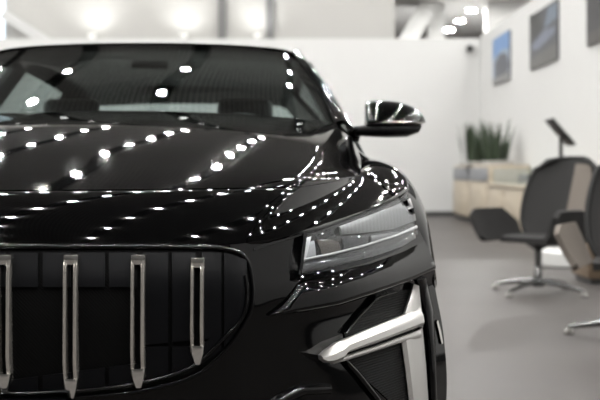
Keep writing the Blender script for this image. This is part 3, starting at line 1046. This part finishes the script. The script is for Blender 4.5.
# ================================================================== CHAIRS
def lounge_chair(loc_, rz, label, star=45, wingm=(CHAIRM, CHAIRM), backm=CHAIRM, panelm=CHAIRT):
    """front of the chair is local -Y"""
    t = thing('lounge_chair', label, 'chair', loc_, rz, 'swivel lounge chairs')
    # back shell
    g = np.zeros((15, 17, 3))
    for i in range(15):
        v = i / 14
        zz = .42 + v * .68
        yy = .28 + .20 * v + .05 * v * v
        hw = .225 + .12 * math.sin(math.pi * min(1, v * .74 + .15)) 
        if v > .86:
            hw -= .07 * ((v - .86) / .14) ** 2
        if v < .2:
            hw -= .05 * (1 - v / .2)
        for j in range(17):
            u = -1 + 2 * j / 16
            g[i, j] = (u * hw, yy - .10 * u * u, zz - (.03 * u ** 4 if v > .9 else 0))
    bm = NB(); shell(bm, g, .028, (0, 1, 0)); obj('backrest', bm, backm, t)
    gg = g[2:14, 9:15].copy(); gg[..., 1] -= .012
    bm = NB(); shell(bm, gg, .010, (0, 1, 0)); o = obj('back_panel', bm, panelm, t)
    edge = [g[i, 0] for i in range(15)] + [g[14, j] for j in range(1, 17)] + [g[i, 16] for i in range(13, -1, -1)]
    bm = NB(); tube(bm, [Vector(e) + Vector((0, .012, 0)) for e in edge], .020, 8); obj('piping', bm, CHAIRE, t)
    # seat
    g = np.zeros((11, 13, 3))
    for i in range(11):
        v = i / 10
        for j in range(13):
            u = -1 + 2 * j / 12
            hw = .27 - .04 * (1 - v) ** 2
            g[i, j] = (u * hw, -.20 + v * .52, .470 - .015 * math.sin(math.pi * v) * (1 - u * u) - .05 * max(0, .25 - v) ** 1.2)
    bm = NB(); shell(bm, g, .045, (0, 0, -1)); obj('seat', bm, CHAIRM, t)
    # flared wings
    for s, mm in ((-1, wingm[0]), (1, wingm[1])):
        g = np.zeros((9, 13, 3))
        for j in range(13):
            w = j / 12
            yb = .22 - w * .58
            top = .14 + .115 * min(1, w * 3.0) - (.05 * ((w - .88) / .12) ** 2 if w > .88 else 0)
            for i in range(9):
                v = i / 8
                out = .29 + .10 * v ** .8 * (1 - .35 * (1 - w))
                g[i, j] = (s * out, yb - .02 * v * w, .435 + (.035 * ((w - .88) / .12) ** 2 if w > .88 else 0) * (1 - v) + v * top)
        bm = NB(); shell(bm, g, .035, (s, 0, -.4)); obj('wing', bm, mm, t)
    bm = NB(); lathe(bm, [(.10, .428), (.10, .40), (.03, .35), (.027, .22), (.036, .21), (.036, .085), (.05, .08), (.05, .055)], 20)
    obj('column', bm, CHCHROME, t)
    for k in range(4):
        a = math.radians(star + 90 * k) - rz
        ca, sa = math.cos(a), math.sin(a)
        lg = obj('leg', tube(NB(), [(.03 * ca, .03 * sa, .10), (.22 * ca, .22 * sa, .085), (.42 * ca, .42 * sa, .048)], [.026, .02, .013], 10), CHCHROME, t)
        bm = NB(); lathe(bm, [(.012, .05), (.014, .034), (.03, .03), (.034, .012), (.03, 0)], 16, (.415 * ca, .415 * sa, 0))
        obj('caster', bm, CASTER, lg)
    return t


lounge_chair((2.58, 6.75, 0), math.radians(-47), 'charcoal lounge chair with wing arms and a taupe back panel, left of the taupe one', 45, (CHAIRM, CHAIRM))
lounge_chair((2.62, 4.34, 0), math.radians(-25), 'taupe lounge chair cut by the right edge, in front of the charcoal chair', 58, (CHAIRT, CHAIRT), CHAIRM, CHAIRT)

# white round plinth and wooden block behind the chairs
bm = NB(); lathe(bm, [(.44, 0), (.46, .02), (.46, .15), (.44, .165)], 48, (0, 0, 0))
o = obj('round_plinth', bm, PLINTH); o.location = (3.62, 9.3, 0)
tag(o, 'low white round display plinth on the floor behind the charcoal chair', 'plinth')
base = (3.5, 7.7, 0)
wt = thing('side_table', 'oak box side table behind the chairs at the right edge', 'table', base)
bm = NB(); box(bm, (-.33, -.28, .05), (.4, .28, .36), .006); obj('body', bm, WOOD, wt)
bm = NB(); box(bm, (-.30, -.25, 0), (.37, .25, .05)); obj('base', bm, SKIRT, wt, False)

# lamps washing the gallery wall from behind the partition (uplights on its top), plus two unseen lamps added to brighten the soffit
for k, (px, en) in enumerate(((92, 45), (183, 45), (258, 45), (456, 260), (476, 210))):
    p = P(px, 40, 24.2 if k < 3 else 26.2)
    zt = 3.9 if k < 3 else 0.9
    lab = (['leftmost', 'middle', 'rightmost'][k] + ' of three uplights glowing above the top edge of the white back wall') if k < 3 \
        else 'low fill lamp added unseen behind the white back wall to brighten the grey soffit'
    up = thing('uplight', lab, 'uplight', (p.x, 22.2 if k < 3 else 24.6, 0), 0,
               'uplights washing the gallery wall' if k < 3 else 'added fill lamps under the soffit')
    bm = NB(); tube(bm, [(0, 0, 0), (0, 0, zt)], .03, 10); obj('pole', bm, BEAMW, up)
    bm = NB(); lathe(bm, [(.05, zt), (.10, zt + .12), (.10, zt + .15)], 20); obj('head', bm, BEAMW, up)
    L = bpy.data.lights.new('uplight_bulb', 'SPOT'); L.energy = en; L.spot_size = math.radians(110); L.spot_blend = 1.0; L.shadow_soft_size = .08
    lo = bpy.data.objects.new('uplight_bulb', L); C.objects.link(lo); lo.parent = up
    lo.location = (0, .05, zt + .22); lo.rotation_euler = (math.radians(140 if k < 3 else 165), 0, 0)

# ================================================================== WORLD, CAMERA
w = bpy.data.worlds.new('world'); bpy.context.scene.world = w
w.use_nodes = True
w.node_tree.nodes['Background'].inputs[0].default_value = (.8, .85, .9, 1)
w.node_tree.nodes['Background'].inputs[1].default_value = 0.3
cd = bpy.data.cameras.new('camera')
co = bpy.data.objects.new('camera', cd); C.objects.link(co)
co.location = EYE
co.rotation_euler = (math.pi / 2, 0, 0)
cd.sensor_width = 36
cd.lens = 36 * F / 600
cd.shift_x = (300 - VPX) / 600
cd.shift_y = (VPY - 200) / 600
cd.dof.use_dof = True
cd.dof.focus_distance = 2.2
cd.dof.aperture_fstop = 4.8
sc = bpy.context.scene
sc.camera = co
sc.view_settings.view_transform = 'Standard'
sc.view_settings.look = 'None'
sc.view_settings.exposure = 0.0
sc.view_settings.gamma = 1.0
sc.cycles.use_denoising = True
sc.cycles.max_bounces = 10
sc.cycles.transparent_max_bounces = 16
